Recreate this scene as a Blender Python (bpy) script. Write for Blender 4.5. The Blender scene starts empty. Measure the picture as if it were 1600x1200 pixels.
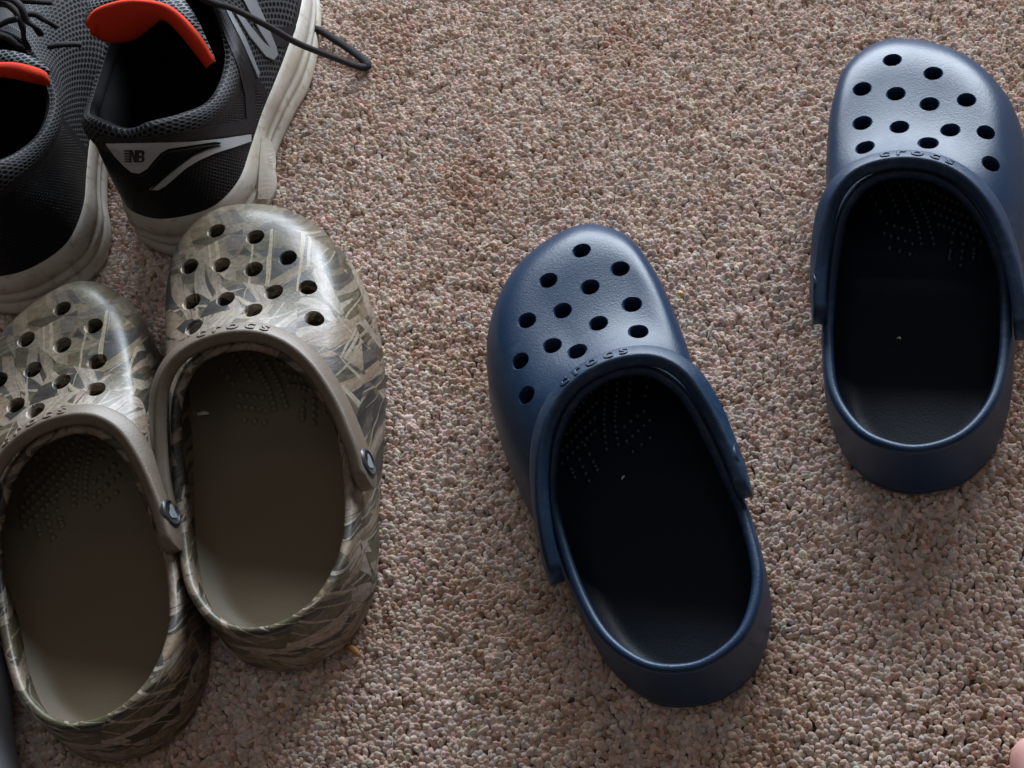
import bpy, bmesh, math, random
import numpy as np
from mathutils import Vector, Matrix, Euler
from mathutils.bvhtree import BVHTree

random.seed(7); rng = np.random.default_rng(11)
scene = bpy.context.scene
COL = scene.collection

# ------------------------------------------------------------------ camera
CAM_H, FOCAL, TILT, SWING = 0.7240, 2600.0, 0.63089, -0.23099      # metres, focal length in px of a 1600 px wide frame
CX, SX, CY, SY = math.cos(TILT), math.sin(TILT), math.cos(SWING), math.sin(SWING)
FWD = Vector((SY*CX, SX, -CY*CX)); RGT = Vector((CY, 0, SY)); UPV = RGT.cross(FWD)
cam_data = bpy.data.cameras.new('camera'); cam = bpy.data.objects.new('camera', cam_data); COL.objects.link(cam)
cam_data.sensor_width = 36; cam_data.lens = FOCAL/1600*36; cam_data.clip_start = 0.02; cam_data.clip_end = 50
cam.matrix_world = Matrix(((RGT.x, UPV.x, -FWD.x, 0), (RGT.y, UPV.y, -FWD.y, 0), (RGT.z, UPV.z, -FWD.z, CAM_H), (0, 0, 0, 1)))
scene.camera = cam

# ------------------------------------------------------------------ light: dim warm room, one cool window beyond the far edge
world = bpy.data.worlds.new('World'); scene.world = world; world.use_nodes = True
bg = world.node_tree.nodes['Background']; bg.inputs['Color'].default_value = (1.0, 0.73, 0.52, 1); bg.inputs['Strength'].default_value = 0.085
wl = bpy.data.lights.new('window_light', 'AREA'); wl.shape = 'RECTANGLE'; wl.size = 2.2; wl.size_y = 0.8
wl.energy = 160; wl.color = (0.81, 0.90, 1.0)
wo = bpy.data.objects.new('window_light', wl); COL.objects.link(wo)
wo.location = (0.28, 2.5, 0.90)
wo.rotation_euler = (Vector((-0.15, 0.6, 0)) - wo.location).to_track_quat('-Z', 'Y').to_euler()
vs = scene.view_settings; vs.view_transform = 'Standard'; vs.look = 'None'; vs.exposure = 0; vs.gamma = 1
scene.cycles.max_bounces = 5; scene.cycles.diffuse_bounces = 3; scene.cycles.glossy_bounces = 3

rl = bpy.data.lights.new('room_light', 'AREA'); rl.shape = 'RECTANGLE'; rl.size = 2.4; rl.size_y = 2.0; rl.energy = 6; rl.color = (0.80, 0.89, 1.0)       # window light thrown back by the ceiling
ro_ = bpy.data.objects.new('room_light', rl); COL.objects.link(ro_); ro_.location = (.1, -.25, 2.4)
ro_.rotation_euler = (Vector((-.1, .5, 0)) - ro_.location).to_track_quat('-Z', 'Y').to_euler()

# ------------------------------------------------------------------ helpers
def pixel_point(u, v, z):
    d = FWD + RGT*((u-800)/FOCAL) - UPV*((v-600)/FOCAL)
    return Vector((0, 0, CAM_H)) + d*((z-CAM_H)/d.z)

def pixel_ray(u, v):
    return Vector((0, 0, CAM_H)), (FWD + RGT*((u-800)/FOCAL) - UPV*((v-600)/FOCAL)).normalized()

def obj(name, mesh, mat=None, parent=None, smooth=True):
    o = bpy.data.objects.new(name, mesh); COL.objects.link(o)
    if mat is not None and not mesh.materials: mesh.materials.append(mat)
    if smooth: mesh.shade_smooth()
    if parent is not None: o.parent = parent
    return o

def mesh_of(name, V, F):
    m = bpy.data.meshes.new(name); m.from_pydata([tuple(map(float, v)) for v in V], [], [tuple(map(int, f)) for f in F]); m.update()
    return m

def tag(o, label, cat, group=None):
    o['label'] = label; o['category'] = cat
    if group: o['group'] = group
    return o

def empty(name, loc=(0, 0, 0), rz=0, sc=1):
    o = bpy.data.objects.new(name, None); COL.objects.link(o); o.empty_display_size = .05
    o.location = loc; o.rotation_euler = (0, 0, rz); o.scale = (sc, sc, sc)
    return o

def spline_closed(P, M):
    P = np.asarray(P, float); N = len(P); out = []
    for k in range(M):
        t = k*N/M; i = int(t); f = t-i
        p0, p1, p2, p3 = P[(i-1) % N], P[i % N], P[(i+1) % N], P[(i+2) % N]
        out.append(.5*((2*p1)+(-p0+p2)*f+(2*p0-5*p1+4*p2-p3)*f*f+(-p0+3*p1-3*p2+p3)*f**3))
    return np.array(out)

def spline_open(P, M):
    P = np.asarray(P, float); N = len(P); out = []
    Q = np.vstack([2*P[0]-P[1], P, 2*P[-1]-P[-2]])
    for k in range(M):
        t = k*(N-1)/(M-1); i = min(int(t), N-2); f = t-i
        p0, p1, p2, p3 = Q[i], Q[i+1], Q[i+2], Q[i+3]
        out.append(.5*((2*p1)+(-p0+p2)*f+(2*p0-5*p1+4*p2-p3)*f*f+(-p0+3*p1-3*p2+p3)*f**3))
    return np.array(out)

def unit(a):
    return a/np.maximum(np.linalg.norm(a, axis=-1, keepdims=True), 1e-12)

def grid_normals(L):
    """L: (K,M,3) loops, closed along M; outward normals for loops running counter-clockwise from above and rising."""
    du = np.roll(L, -1, 1)-np.roll(L, 1, 1); dv = np.gradient(L, axis=0)
    return unit(np.cross(du, dv))

def loops_mesh(loops, cap0=None, cap1=None, flip=False):
    M = len(loops[0]); V = [p for l in loops for p in l]; F = []
    for k in range(len(loops)-1):
        for i in range(M):
            j = (i+1) % M
            F.append((k*M+i, k*M+j, (k+1)*M+j, (k+1)*M+i))
    if cap0 is not None:
        V.append(cap0); c = len(V)-1
        F += [(c, (i+1) % M, i) for i in range(M)]
    if cap1 is not None:
        V.append(cap1); c = len(V)-1; b = (len(loops)-1)*M
        F += [(c, b+i, b+(i+1) % M) for i in range(M)]
    if flip: F = [f[::-1] for f in F]
    return V, F

def tube(name, pts, r, mat, parent=None, seg=8, n=None, flat=1.0):
    P = spline_open(pts, n or max(8, len(pts)*6)); T = unit(np.gradient(P, axis=0)); loops = []
    rr = np.full(len(P), r) if np.isscalar(r) else np.interp(np.linspace(0, 1, len(P)), np.linspace(0, 1, len(r)), r)
    up = np.array([0, 0, 1.])
    for p, t, q in zip(P, T, rr):
        a = np.cross(t, up); a /= np.linalg.norm(a)+1e-9; b = np.cross(a, t)
        loops.append([p+q*(math.cos(w)*a+flat*math.sin(w)*b) for w in np.linspace(0, 2*math.pi, seg, endpoint=False)])
    V, F = loops_mesh(loops, P[0]-T[0]*rr[0]*.5, P[-1]+T[-1]*rr[-1]*.5)
    return obj(name, mesh_of(name, V, F), mat, parent)

# ------------------------------------------------------------------ materials
class NT:
    def __init__(s, name):
        s.m = bpy.data.materials.new(name); s.m.use_nodes = True; s.t = s.m.node_tree; s.n = s.t.nodes; s.b = s.n['Principled BSDF']
    def new(s, typ, **kw):
        n = s.n.new(typ)
        for k, v in kw.items():
            if k in ('inputs',):
                for a, c in v.items():
                    if hasattr(c, 'is_output'): s.t.links.new(c, n.inputs[a])
                    else: n.inputs[a].default_value = c
            else: setattr(n, k, v)
        return n
    def link(s, a, b): s.t.links.new(a, b)
    def coords(s, kind='Object', scale=(1, 1, 1), rot=(0, 0, 0)):
        c = s.new('ShaderNodeTexCoord'); m = s.new('ShaderNodeMapping', inputs={'Vector': c.outputs[kind], 'Scale': scale, 'Rotation': rot})
        return m.outputs[0]
    def noise(s, vec, scale, detail=3, rough=.55, dist=0):
        return s.new('ShaderNodeTexNoise', inputs={'Vector': vec, 'Scale': scale, 'Detail': detail, 'Roughness': rough, 'Distortion': dist})
    def ramp(s, fac, stops, interp='LINEAR'):
        r = s.new('ShaderNodeValToRGB', inputs={'Fac': fac}); r.color_ramp.interpolation = interp
        e = r.color_ramp.elements
        while len(e) < len(stops): e.new(.5)
        for x, (p, c) in zip(e, stops): x.position = p; x.color = (*c, 1) if len(c) == 3 else c
        return r.outputs[0]
    def mix(s, fac, a, b, blend='MIX'):
        m = s.new('ShaderNodeMix', data_type='RGBA', blend_type=blend)
        for k, v in ((0, fac), (6, a), (7, b)):
            if hasattr(v, 'is_output'): s.link(v, m.inputs[k])
            else: m.inputs[k].default_value = v if k == 0 else (*v, 1)
        return m.outputs[2]
    def math(s, op, a, b=0.0, c=0.0):
        m = s.new('ShaderNodeMath', operation=op)
        for k, v in enumerate((a, b, c)):
            if hasattr(v, 'is_output'): s.link(v, m.inputs[k])
            else: m.inputs[k].default_value = v
        return m.outputs[0]
    def bump(s, h, strength=.3, dist=.001, normal=None):
        b = s.new('ShaderNodeBump', inputs={'Height': h, 'Strength': strength, 'Distance': dist})
        if normal is not None: s.link(normal, b.inputs['Normal'])
        s.link(b.outputs[0], s.b.inputs['Normal']); return b.outputs[0]
    def set(s, color=None, rough=None, spec=None, **kw):
        for k, v in (('Base Color', color), ('Roughness', rough), ('Specular IOR Level', spec)):
            if v is None: continue
            if hasattr(v, 'is_output'): s.link(v, s.b.inputs[k])
            else: s.b.inputs[k].default_value = (*v, 1) if k == 'Base Color' else v
        for k, v in kw.items(): s.b.inputs[k].default_value = v
        return s.m

def foam(name, c1, c2, rough=.45, spec=.5, bump=.25, dust=(.3, .28, .26), dust_amt=.25):
    t = NT(name); v = t.coords()
    n1 = t.noise(v, 30, 4); n2 = t.noise(v, 900, 2); n3 = t.noise(v, 9, 5, .65)
    col = t.mix(n1.outputs[0], c1, c2)
    d = t.ramp(n3.outputs[0], [(.50, (0, 0, 0)), (.78, (dust_amt,)*3)])
    fine = t.ramp(t.noise(v, 260, 3).outputs[0], [(.45, (0, 0, 0)), (.7, (1, 1, 1))])
    col = t.mix(t.math('MULTIPLY', d, fine), col, dust)
    sc = t.ramp(t.noise(t.coords('Object', (60, 260, 90), (.3, .2, .9)), 1.0, 5, .7).outputs[0], [(.66, (0, 0, 0)), (.74, (.35,)*3)])
    col = t.mix(t.math('MULTIPLY', sc, n3.outputs[0]), col, dust)
    r = t.new('ShaderNodeMapRange', inputs={'Value': n3.outputs[0], 'From Min': .3, 'From Max': .7, 'To Min': rough-.06, 'To Max': rough+.10})
    t.bump(n2.outputs[0], bump, .0004)
    return t.set(col, r.outputs[0], spec)

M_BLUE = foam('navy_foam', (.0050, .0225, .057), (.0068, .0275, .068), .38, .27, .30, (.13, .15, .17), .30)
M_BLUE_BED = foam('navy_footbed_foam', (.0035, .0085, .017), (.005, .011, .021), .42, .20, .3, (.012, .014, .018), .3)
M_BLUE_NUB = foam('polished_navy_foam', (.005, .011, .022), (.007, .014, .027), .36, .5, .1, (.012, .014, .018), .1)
M_KHAKI = foam('khaki_foam', (.118, .090, .066), (.145, .112, .083), .42, .4, .3, (.28, .24, .19), .3)
M_KHAKI_BED = foam('khaki_footbed_foam', (.150, .118, .080), (.178, .140, .094), .5, .26, .35, (.2, .15, .09), .4)

def camo():
    """reed and leaf print: straight-edged slivers in several directions over blotches"""
    t = NT('camouflage_print'); v = t.coords()
    w = t.noise(v, 16, 2)
    off = t.new('ShaderNodeVectorMath', operation='SCALE', inputs={0: w.outputs['Color'], 'Scale': .016})
    vw = t.new('ShaderNodeVectorMath', operation='ADD', inputs={0: v, 1: off.outputs[0]}).outputs[0]
    sx = t.new('ShaderNodeSeparateXYZ', inputs={0: vw})
    vw = t.new('ShaderNodeCombineXYZ', inputs={0: sx.outputs[0], 1: t.math('MULTIPLY_ADD', sx.outputs[2], 1.3, sx.outputs[1]), 2: sx.outputs[2]}).outputs[0]      # carries the streaks round the upright walls
    base = t.ramp(t.noise(vw, 46, 6, .68, .6).outputs[0], [(.30, (.026, .027, .022)), (.42, (.078, .064, .040)), (.53, (.140, .110, .070)), (.62, (.105, .100, .070)), (.76, (.050, .054, .042))])
    yy = t.new('ShaderNodeSeparateXYZ', inputs={0: vw}).outputs[1]
    near = t.new('ShaderNodeMapRange', inputs={'Value': yy, 'From Min': .350, 'From Max': .320, 'To Min': .25, 'To Max': 1}).outputs[0]      # the print is paler behind the toe
    zone = t.new('ShaderNodeTexVoronoi', inputs={'Vector': v, 'Scale': 26, 'Randomness': 1.0})
    zs = t.new('ShaderNodeSeparateColor', inputs={0: zone.outputs['Color']})
    def layer(col, rot, spread, sc, thr, ramp, amt=1.0, seed=0.0, gap=.03, chan=0):
        ang = t.math('MULTIPLY_ADD', zs.outputs[chan], spread, rot-spread/2)
        vr = t.new('ShaderNodeVectorRotate', rotation_type='Z_AXIS', inputs={'Vector': vw, 'Center': (0, .15, 0), 'Angle': ang}).outputs[0]
        mp = t.new('ShaderNodeMapping', inputs={'Vector': vr, 'Scale': sc, 'Location': (seed, seed*.7, seed*1.3)}).outputs[0]
        vo = t.new('ShaderNodeTexVoronoi', inputs={'Vector': mp, 'Scale': 1.0, 'Randomness': 1.0})
        ve = t.new('ShaderNodeTexVoronoi', feature='DISTANCE_TO_EDGE', inputs={'Vector': mp, 'Scale': 1.0, 'Randomness': 1.0})
        sep = t.new('ShaderNodeSeparateColor', inputs={0: vo.outputs['Color']})
        mask = t.math('MULTIPLY', t.math('GREATER_THAN', sep.outputs[0], thr), t.math('GREATER_THAN', ve.outputs['Distance'], gap))
        c = t.ramp(sep.outputs[1], ramp)
        rib = t.ramp(t.noise(mp, 4, 5, .7).outputs[0], [(.32, (.45,)*3), (.55, (1.0,)*3), (.75, (1.2,)*3)])
        return t.mix(t.math('MULTIPLY', mask, amt), col, t.mix(.8, c, rib, 'MULTIPLY'))
    tan = [(0, (.30, .235, .175)), (.5, (.37, .335, .295)), (1, (.22, .18, .12))]
    dark = [(0, (.034, .038, .042)), (.5, (.058, .064, .072)), (1, (.048, .041, .030))]
    olive = [(0, (.10, .10, .06)), (1, (.16, .145, .10))]
    yel = [(0, (.33, .285, .20)), (1, (.40, .37, .31))]
    c = layer(base, .5, 1.6, (24, 52, 20), .60, dark, .8, seed=3.1)
    c = layer(c, -.4, 1.4, (26, 66, 22), .62, olive, seed=8.8, chan=1)
    c = layer(c, -.15, .9, (16, 84, 18), .64, tan, near, seed=1.7)
    c = layer(c, .25, 1.2, (20, 96, 18), .70, dark, .75, seed=7.7, chan=2)
    c = layer(c, .10, .7, (14, 140, 16), .70, tan, near, seed=5.2, chan=1)
    c = layer(c, 1.25, 1.0, (26, 150, 20), .76, tan, near, seed=15.4, chan=2)
    c = layer(c, .8, 1.4, (13, 480, 12), .93, yel, seed=9.4, gap=.10)
    c = layer(c, -.8, 1.4, (13, 520, 12), .93, yel, seed=12.4, gap=.10, chan=1)
    n = t.noise(v, 420, 3); c = t.mix(.5, c, t.ramp(n.outputs[0], [(.35, (.5,)*3), (.65, (1.2,)*3)]), 'MULTIPLY'); c = t.mix(1.0, c, (.80, .755, .715), 'MULTIPLY')
    t.bump(t.noise(v, 700, 2).outputs[0], .25, .0004)
    r = t.new('ShaderNodeMapRange', inputs={'Value': t.noise(v, 25, 3).outputs[0], 'From Min': .3, 'From Max': .7, 'To Min': .32, 'To Max': .48})
    return t.set(c, r.outputs[0], .34)
M_CAMO = camo()

def simple(name, c, rough=.6, spec=.4, noise_scale=300, bump=.3, var=.3, dist=.0004):
    t = NT(name); v = t.coords(); n = t.noise(v, noise_scale, 3); n2 = t.noise(v, 25, 4)
    col = t.mix(t.math('MULTIPLY', n2.outputs[0], var*2), tuple(x*(1+var) for x in c), tuple(x*(1-var) for x in c))
    t.bump(n.outputs[0], bump, dist)
    return t.set(col, rough, spec)

def hexmesh(name, cord, hole, cell, r0=.30, r1=.42, rough=.55):
    """woven honeycomb cloth, cells laid out in the UV map (metres)"""
    t = NT(name); uv = t.new('ShaderNodeUVMap').outputs[0]
    p = t.new('ShaderNodeVectorMath', operation='SCALE', inputs={0: uv, 'Scale': 1/cell}).outputs[0]
    s3 = 1.7320508
    ds = []
    for off in ((100, 100*s3, 0), (100.5, 100.5*s3, 0)):
        a = t.new('ShaderNodeVectorMath', operation='ADD', inputs={0: p, 1: off}).outputs[0]
        m = t.new('ShaderNodeVectorMath', operation='MODULO', inputs={0: a, 1: (1, s3, 1)}).outputs[0]
        q = t.new('ShaderNodeVectorMath', operation='SUBTRACT', inputs={0: m, 1: (.5, .5*s3, 0)}).outputs[0]
        ds.append(t.new('ShaderNodeVectorMath', operation='LENGTH', inputs={0: t.new('ShaderNodeVectorMath', operation='MULTIPLY', inputs={0: q, 1: (1, 1, 0)}).outputs[0]}).outputs['Value'])
    d = t.math('MINIMUM', ds[0], ds[1])
    h = t.new('ShaderNodeMapRange', inputs={'Value': d, 'From Min': r0, 'From Max': r1, 'To Min': 0, 'To Max': 1}).outputs[0]
    n = t.noise(t.coords(), 500, 2)
    cc = t.mix(n.outputs[0], tuple(x*.75 for x in cord), tuple(x*1.25 for x in cord))
    t.bump(h, .9, .0012)
    return t.set(t.mix(h, hole, cc), rough, .10)

M_MESH = hexmesh('grey_honeycomb_cloth', (.046, .047, .051), (.002, .002, .0025), .0044, .28, .40)
M_TONGUE = hexmesh('pale_honeycomb_cloth', (.19, .21, .23), (.01, .011, .012), .0032)
M_LINING = simple('black_lining_cloth', (.003, .003, .0035), .9, .08, 700, .4)
M_ORANGE = simple('orange_lining_cloth', (.46, .026, .006), .85, .25, 900, .5, .12)
M_DARKBAND = simple('dark_grey_synthetic', (.013, .0125, .014), .55, .16, 600, .25)
M_CAGE = hexmesh('black_heel_grid', (.012, .012, .014), (.003, .003, .0035), .0026, .24, .40, .36)
M_SILVER = simple('silver_reflective_print', (.30, .32, .33), .38, .5, 800, .15, .12)
M_GREYN = simple('grey_logo_film', (.16, .17, .185), .35, .5, 500, .2, .1)
M_BLACKPRINT = simple('black_print', (.008, .008, .010), .5, .4)
M_LACE = simple('charcoal_lace_weave', (.017, .015, .017), .8, .15, 1200, .7, .25)
M_RUBBER = simple('worn_dark_rubber', (.03, .028, .026), .6, .4)
def midsole_mat():
    t = NT('dirty_white_midsole'); v = t.coords()
    n = t.noise(v, 22, 5, .6); f = t.noise(v, 160, 4)
    c = t.mix(t.ramp(n.outputs[0], [(.38, (0, 0, 0)), (.66, (1, 1, 1))]), (.47, .445, .41), (.37, .32, .25))
    c = t.mix(t.ramp(f.outputs[0], [(.56, (0, 0, 0)), (.72, (.7,)*3)]), c, (.22, .17, .12))
    t.bump(f.outputs[0], .2, .0004)
    return t.set(c, .55, .35)
M_SOLE = midsole_mat()
M_BADGE = simple('pale_badge', (.22, .24, .26), .3, .5, 400, .1, .1)
M_BADGE_DARK = simple('dark_badge', (.03, .034, .036), .35, .5)

# ------------------------------------------------------------------ carpet
def carpet_tuft_material():
    t = NT('carpet_yarn')
    a = t.new('ShaderNodeAttribute', attribute_type='INSTANCER', attribute_name='tint')
    v = t.coords()
    n = t.noise(v, 1400, 2)
    c = t.mix(.6, a.outputs['Color'], t.ramp(n.outputs[0], [(.3, (.72,)*3), (.7, (1.2,)*3)]), 'MULTIPLY')
    t.bump(n.outputs[0], .4, .0004)
    t.set(c, .85, .12)
    t.b.inputs['Diffuse Roughness'].default_value = 1.0
    t.b.inputs['Sheen Weight'].default_value = .15
    return t.m
M_TUFT = carpet_tuft_material()
def backing_material():
    t = NT('carpet_pile_far'); v = t.coords(); vo = t.new('ShaderNodeTexVoronoi', inputs={'Vector': v, 'Scale': 420.0})
    sp = t.new('ShaderNodeSeparateColor', inputs={0: vo.outputs['Color']})
    c = t.ramp(sp.outputs[0], [(0, (.26, .19, .145)), (.25, (.45, .36, .31)), (.6, (.55, .46, .41)), (1, (.62, .55, .50))])
    t.bump(t.math('SUBTRACT', 1.0, vo.outputs['Distance']), .9, .002)
    return t.set(c, .95, .1)
M_BACKING = backing_material()
bm = bmesh.new(); bmesh.ops.create_grid(bm, x_segments=2, y_segments=2, size=2.2)
me = bpy.data.meshes.new('carpet'); bm.to_mesh(me); bm.free()
carpet = obj('carpet', me, M_BACKING); carpet.location = (-.15, .9, -.0085); carpet['kind'] = 'structure'; carpet['label'] = 'beige and brown flecked cut pile carpet'

def tuft_mesh(k):
    r_ = np.random.default_rng(100+k); L = r_.uniform(.0080, .0102); R = r_.uniform(.00118, .0015); bend = r_.uniform(.0004, .0018); loops = []
    zs = [0, .40, .66, .82, .925, .98]; rs = [.85, .98, 1.12, 1.12, .86, .46]; tw = r_.uniform(2.2, 3.6)
    for z, q in zip(zs, rs):
        c = np.array([bend*z*z, 0, L*z-.0085])
        loops.append([c+R*q*(1+.20*math.cos(2*(w-tw*z))+r_.normal(0, .05))*np.array([math.cos(w), math.sin(w), 0]) for w in np.linspace(0, 2*math.pi, 9, endpoint=False)])
    V, F = loops_mesh(loops, None, np.array([bend, 0, L-.0085]))
    m = mesh_of('tuft', V, F); m.shade_smooth(); m.materials.append(M_TUFT)
    return bpy.data.objects.new('yarn_tuft', m)
TUFTS = [tuft_mesh(k) for k in range(6)]

SP = .00222
xs = np.arange(-.74, .32, SP); ys = np.arange(.18, 1.10, SP*.866)
PX, PY = np.meshgrid(xs, ys); PX[1::2] += SP/2
PX = (PX+rng.normal(0, SP*.24, PX.shape)).ravel(); PY = (PY+rng.normal(0, SP*.24, PY.shape)).ravel(); NP = len(PX)
def vnoise(x, y, s, seed):
    r_ = np.random.default_rng(seed); G = r_.random((256, 256)); x = x/s+50; y = y/s+50
    xi = np.floor(x).astype(int); yi = np.floor(y).astype(int); fx = x-xi; fy = y-yi; fx = fx*fx*(3-2*fx); fy = fy*fy*(3-2*fy)
    g = lambda a, b: G[a % 256, b % 256]
    return (g(xi, yi)*(1-fx)+g(xi+1, yi)*fx)*(1-fy)+(g(xi, yi+1)*(1-fx)+g(xi+1, yi+1)*fx)*fy
clump = vnoise(PX, PY, .009, 1)
dirx = (vnoise(PX, PY, .011, 2)-.5)*1.5+rng.normal(0, .38, NP); diry = (vnoise(PX, PY, .011, 3)-.5)*1.5+rng.normal(0, .38, NP)
PZ = (clump-.55)*.0017+rng.normal(0, .0005, NP)
pal = np.array([(.60, .52, .48), (.55, .455, .41), (.51, .40, .35), (.50, .47, .46), (.68, .62, .585), (.38, .27, .20), (.27, .18, .125), (.50, .35, .29)])
prob = np.array([.26, .22, .13, .14, .13, .055, .022, .045]); prob /= prob.sum()
tint = pal[rng.choice(len(pal), NP, p=prob)]*rng.uniform(.85, 1.12, (NP, 1))
patch = vnoise(PX, PY, .05, 5)*.6+vnoise(PX, PY, .017, 6)*.4
soil = np.clip((patch-.52)*2.2, 0, .55)[:, None]
tint = tint*np.array([1.15, 1.085, 1.02])*rng.normal(1, .035, (NP, 3))
tint = tint*(1-soil)+tint*np.array([.80, .66, .55])*soil
pm = bpy.data.meshes.new('carpet_pile'); pm.from_pydata(list(zip(PX.tolist(), PY.tolist(), PZ.tolist())), [], []); pm.update()
def attr(name, typ, data, key):
    a = pm.attributes.new(name, typ, 'POINT'); a.data.foreach_set(key, np.asarray(data, np.float32 if key != 'value' or typ == 'FLOAT' else np.int32).ravel())
rot = np.stack([dirx*.60, diry*.60, rng.uniform(0, 6.28, NP)], -1)
attr('rot', 'FLOAT_VECTOR', rot, 'vector'); attr('size', 'FLOAT', rng.uniform(.84, 1.12, NP), 'value')
ia = pm.attributes.new('kind_index', 'INT', 'POINT'); ia.data.foreach_set('value', rng.integers(0, len(TUFTS), NP).astype(np.int32))
attr('tint', 'FLOAT_COLOR', np.c_[tint, np.ones(NP)], 'color')
pile = bpy.data.objects.new('carpet_pile', pm); COL.objects.link(pile); pile['kind'] = 'stuff'; pile['label'] = 'short twisted beige, cream and brown yarn tufts of the carpet pile'; pile['category'] = 'carpet pile'
g = bpy.data.node_groups.new('pile', 'GeometryNodeTree')
g.interface.new_socket('Geometry', in_out='INPUT', socket_type='NodeSocketGeometry'); g.interface.new_socket('Geometry', in_out='OUTPUT', socket_type='NodeSocketGeometry')
gi = g.nodes.new('NodeGroupInput'); go = g.nodes.new('NodeGroupOutput'); iop = g.nodes.new('GeometryNodeInstanceOnPoints'); jn = g.nodes.new('GeometryNodeJoinGeometry')
for o in reversed(TUFTS):
    oi = g.nodes.new('GeometryNodeObjectInfo'); oi.inputs['Object'].default_value = o; oi.inputs['As Instance'].default_value = True
    g.links.new(oi.outputs['Geometry'], jn.inputs[0])
def named(name, typ):
    n = g.nodes.new('GeometryNodeInputNamedAttribute'); n.data_type = typ; n.inputs['Name'].default_value = name; return n.outputs[0]
g.links.new(gi.outputs[0], iop.inputs['Points']); g.links.new(jn.outputs[0], iop.inputs['Instance'])
iop.inputs['Pick Instance'].default_value = True
g.links.new(named('kind_index', 'INT'), iop.inputs['Instance Index'])
g.links.new(named('rot', 'FLOAT_VECTOR'), iop.inputs['Rotation']); g.links.new(named('size', 'FLOAT'), iop.inputs['Scale'])
g.links.new(iop.outputs[0], go.inputs[0])
md = pile.modifiers.new('pile', 'NODES'); md.node_group = g

# ------------------------------------------------------------------ clogs
# right foot, metres: x to the outer side, y forward, heel at y = 0. 20 stations round the shoe from the heel.
C_OUT = np.array([(0, 19), (20, 26), (35, 45), (43, 69), (48, 100), (57, 138), (64, 178), (65, 218), (57, 255), (34, 289), (-2, 305), (-27, 290), (-38, 258), (-42, 218), (-43, 175), (-46, 130), (-48, 92), (-44.5, 58), (-33, 34), (-17, 22)], float)/1000
C_RIM = np.array([(0, 18, 52), (19, 25, 52), (34, 44, 50.5), (42, 70, 49), (45.5, 100, 51), (44.5, 124, 57), (37, 146, 67), (27, 160, 74.5), (15, 168, 79.5), (4, 171.5, 81), (-7, 172.5, 81.3), (-17, 170.5, 80.5), (-26, 165, 78), (-35, 154, 71.5), (-40, 136, 64), (-44, 112, 55), (-46, 90, 50), (-44, 58, 49.5), (-32.5, 33, 51), (-17, 21, 52)], float)/1000
C_N = np.array([2.0, 2.0, 2.0, 2.0, 2.1, 2.2, 2.2, 2.15, 2.25, 2.5, 2.5, 2.5, 2.4, 2.35, 2.3, 2.2, 2.0, 2.0, 2.0, 2.0])
C_PHI = np.array([52, 52, 52, 52, 58, 70, 80, 84, 86, 86, 86, 86, 86, 84, 78, 66, 55, 52, 52, 52.])
C_ZO = np.array([19, 19, 19, 19, 19, 19, 20, 22, 25, 30, 33, 30, 25, 22, 20, 19, 19, 19, 19, 19.])/1000
C_ZB = np.array([7, 4, 1, 0, 0, 0, 0, 0, 3, 9, 13, 9, 3, 0, 0, 0, 0, 0, 1, 4.])/1000
CM, CK = 168, 34
C_WV = np.array([0, 0, 0, 0, 0, 0, .05, .3, .75, 1, 1, 1, .8, .4, .1, 0, 0, 0, 0, 0.])
VA = spline_open([(0, .031), (.02, .041), (.06, .0515), (.12, .0590), (.20, .0643), (.32, .0666), (.48, .0672), (.64, .0684), (.78, .0714), (.90, .0764), (1.0, .0815)], 200)   # height of the toe box from toe to collar

def clog_surface(side):
    out = spline_closed(C_OUT, CM); rim = spline_closed(C_RIM, CM)
    n, phi, zo, zb = (spline_closed(a[:, None], CM)[:, 0] for a in (C_N, C_PHI, C_ZO, C_ZB)); phi = np.radians(phi)
    wv = np.clip(spline_closed(C_WV[:, None], CM)[:, 0], 0, 1)
    mid = np.array([.004, .15]); inward = unit(np.stack([np.interp(out[:, 1], [.05, .25], [-.002, .012])-out[:, 0], np.clip(out[:, 1], .055, .245)-out[:, 1]], -1))
    low = []
    for f, ins in ((0, .011), (.10, .0058), (.28, .0030), (.52, .0014), (.70, .0006), (.745, .0013), (.79, .0003)):
        low.append(np.c_[out+inward*ins, zb+(zo-zb)*f])
    up = []
    for k in range(CK):
        v = (k/(CK-1))**1.25; p = v*phi
        a = (1-np.cos(p)**(2/n))/(1-np.cos(phi)**(2/n)); b = (np.sin(p)/np.sin(phi))**(2/n)
        xy = out+(rim[:, :2]-out)*a[:, None]; z = zo+(rim[:, 2]-zo)*b
        zv = np.interp(a, VA[:, 0], VA[:, 1]); zv = np.minimum(zv*(.004+rim[:, 2])/.0853, rim[:, 2]+.0005); zv = np.maximum(zv, zo+.002*(a > 0))
        z = np.where(k == 0, zo, z*(1-wv)+zv*wv)
        up.append(np.c_[xy, z])
    low, up = np.array(low), np.array(up)
    # pads of the vamp rise a little round the collar
    N = grid_normals(up)
    t = np.interp(rim[:, 1], [.05, .17], [.0052, .0060])[:, None]
    N1 = N[-1]; T1 = unit(up[-1]-up[-2]); C = up[-1]-N1*t/2
    cap = [C+(t/2)*(math.cos(w)*N1+math.sin(w)*T1) for w in np.linspace(0, math.pi, 8)[1:-1]]
    inner = [up[k]-N[k]*t for k in range(CK-1, 4, -1)]
    inner.append(np.c_[inner[-1][:, :2]+unit(mid-inner[-1][:, :2])*.001, np.full(CM, .020)+np.clip(zb, 0, 1)*.6])
    loops = list(low)+list(up)+cap+inner
    if side < 0: loops = [l*np.array([-1, 1, 1]) for l in loops]
    return loops, inner, up

def vamp_bvh(up, side):
    V, F = loops_mesh([l*np.array([side, 1, 1]) for l in up], flip=side < 0)
    return BVHTree.FromPolygons([Vector(v) for v in V], F)

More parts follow.
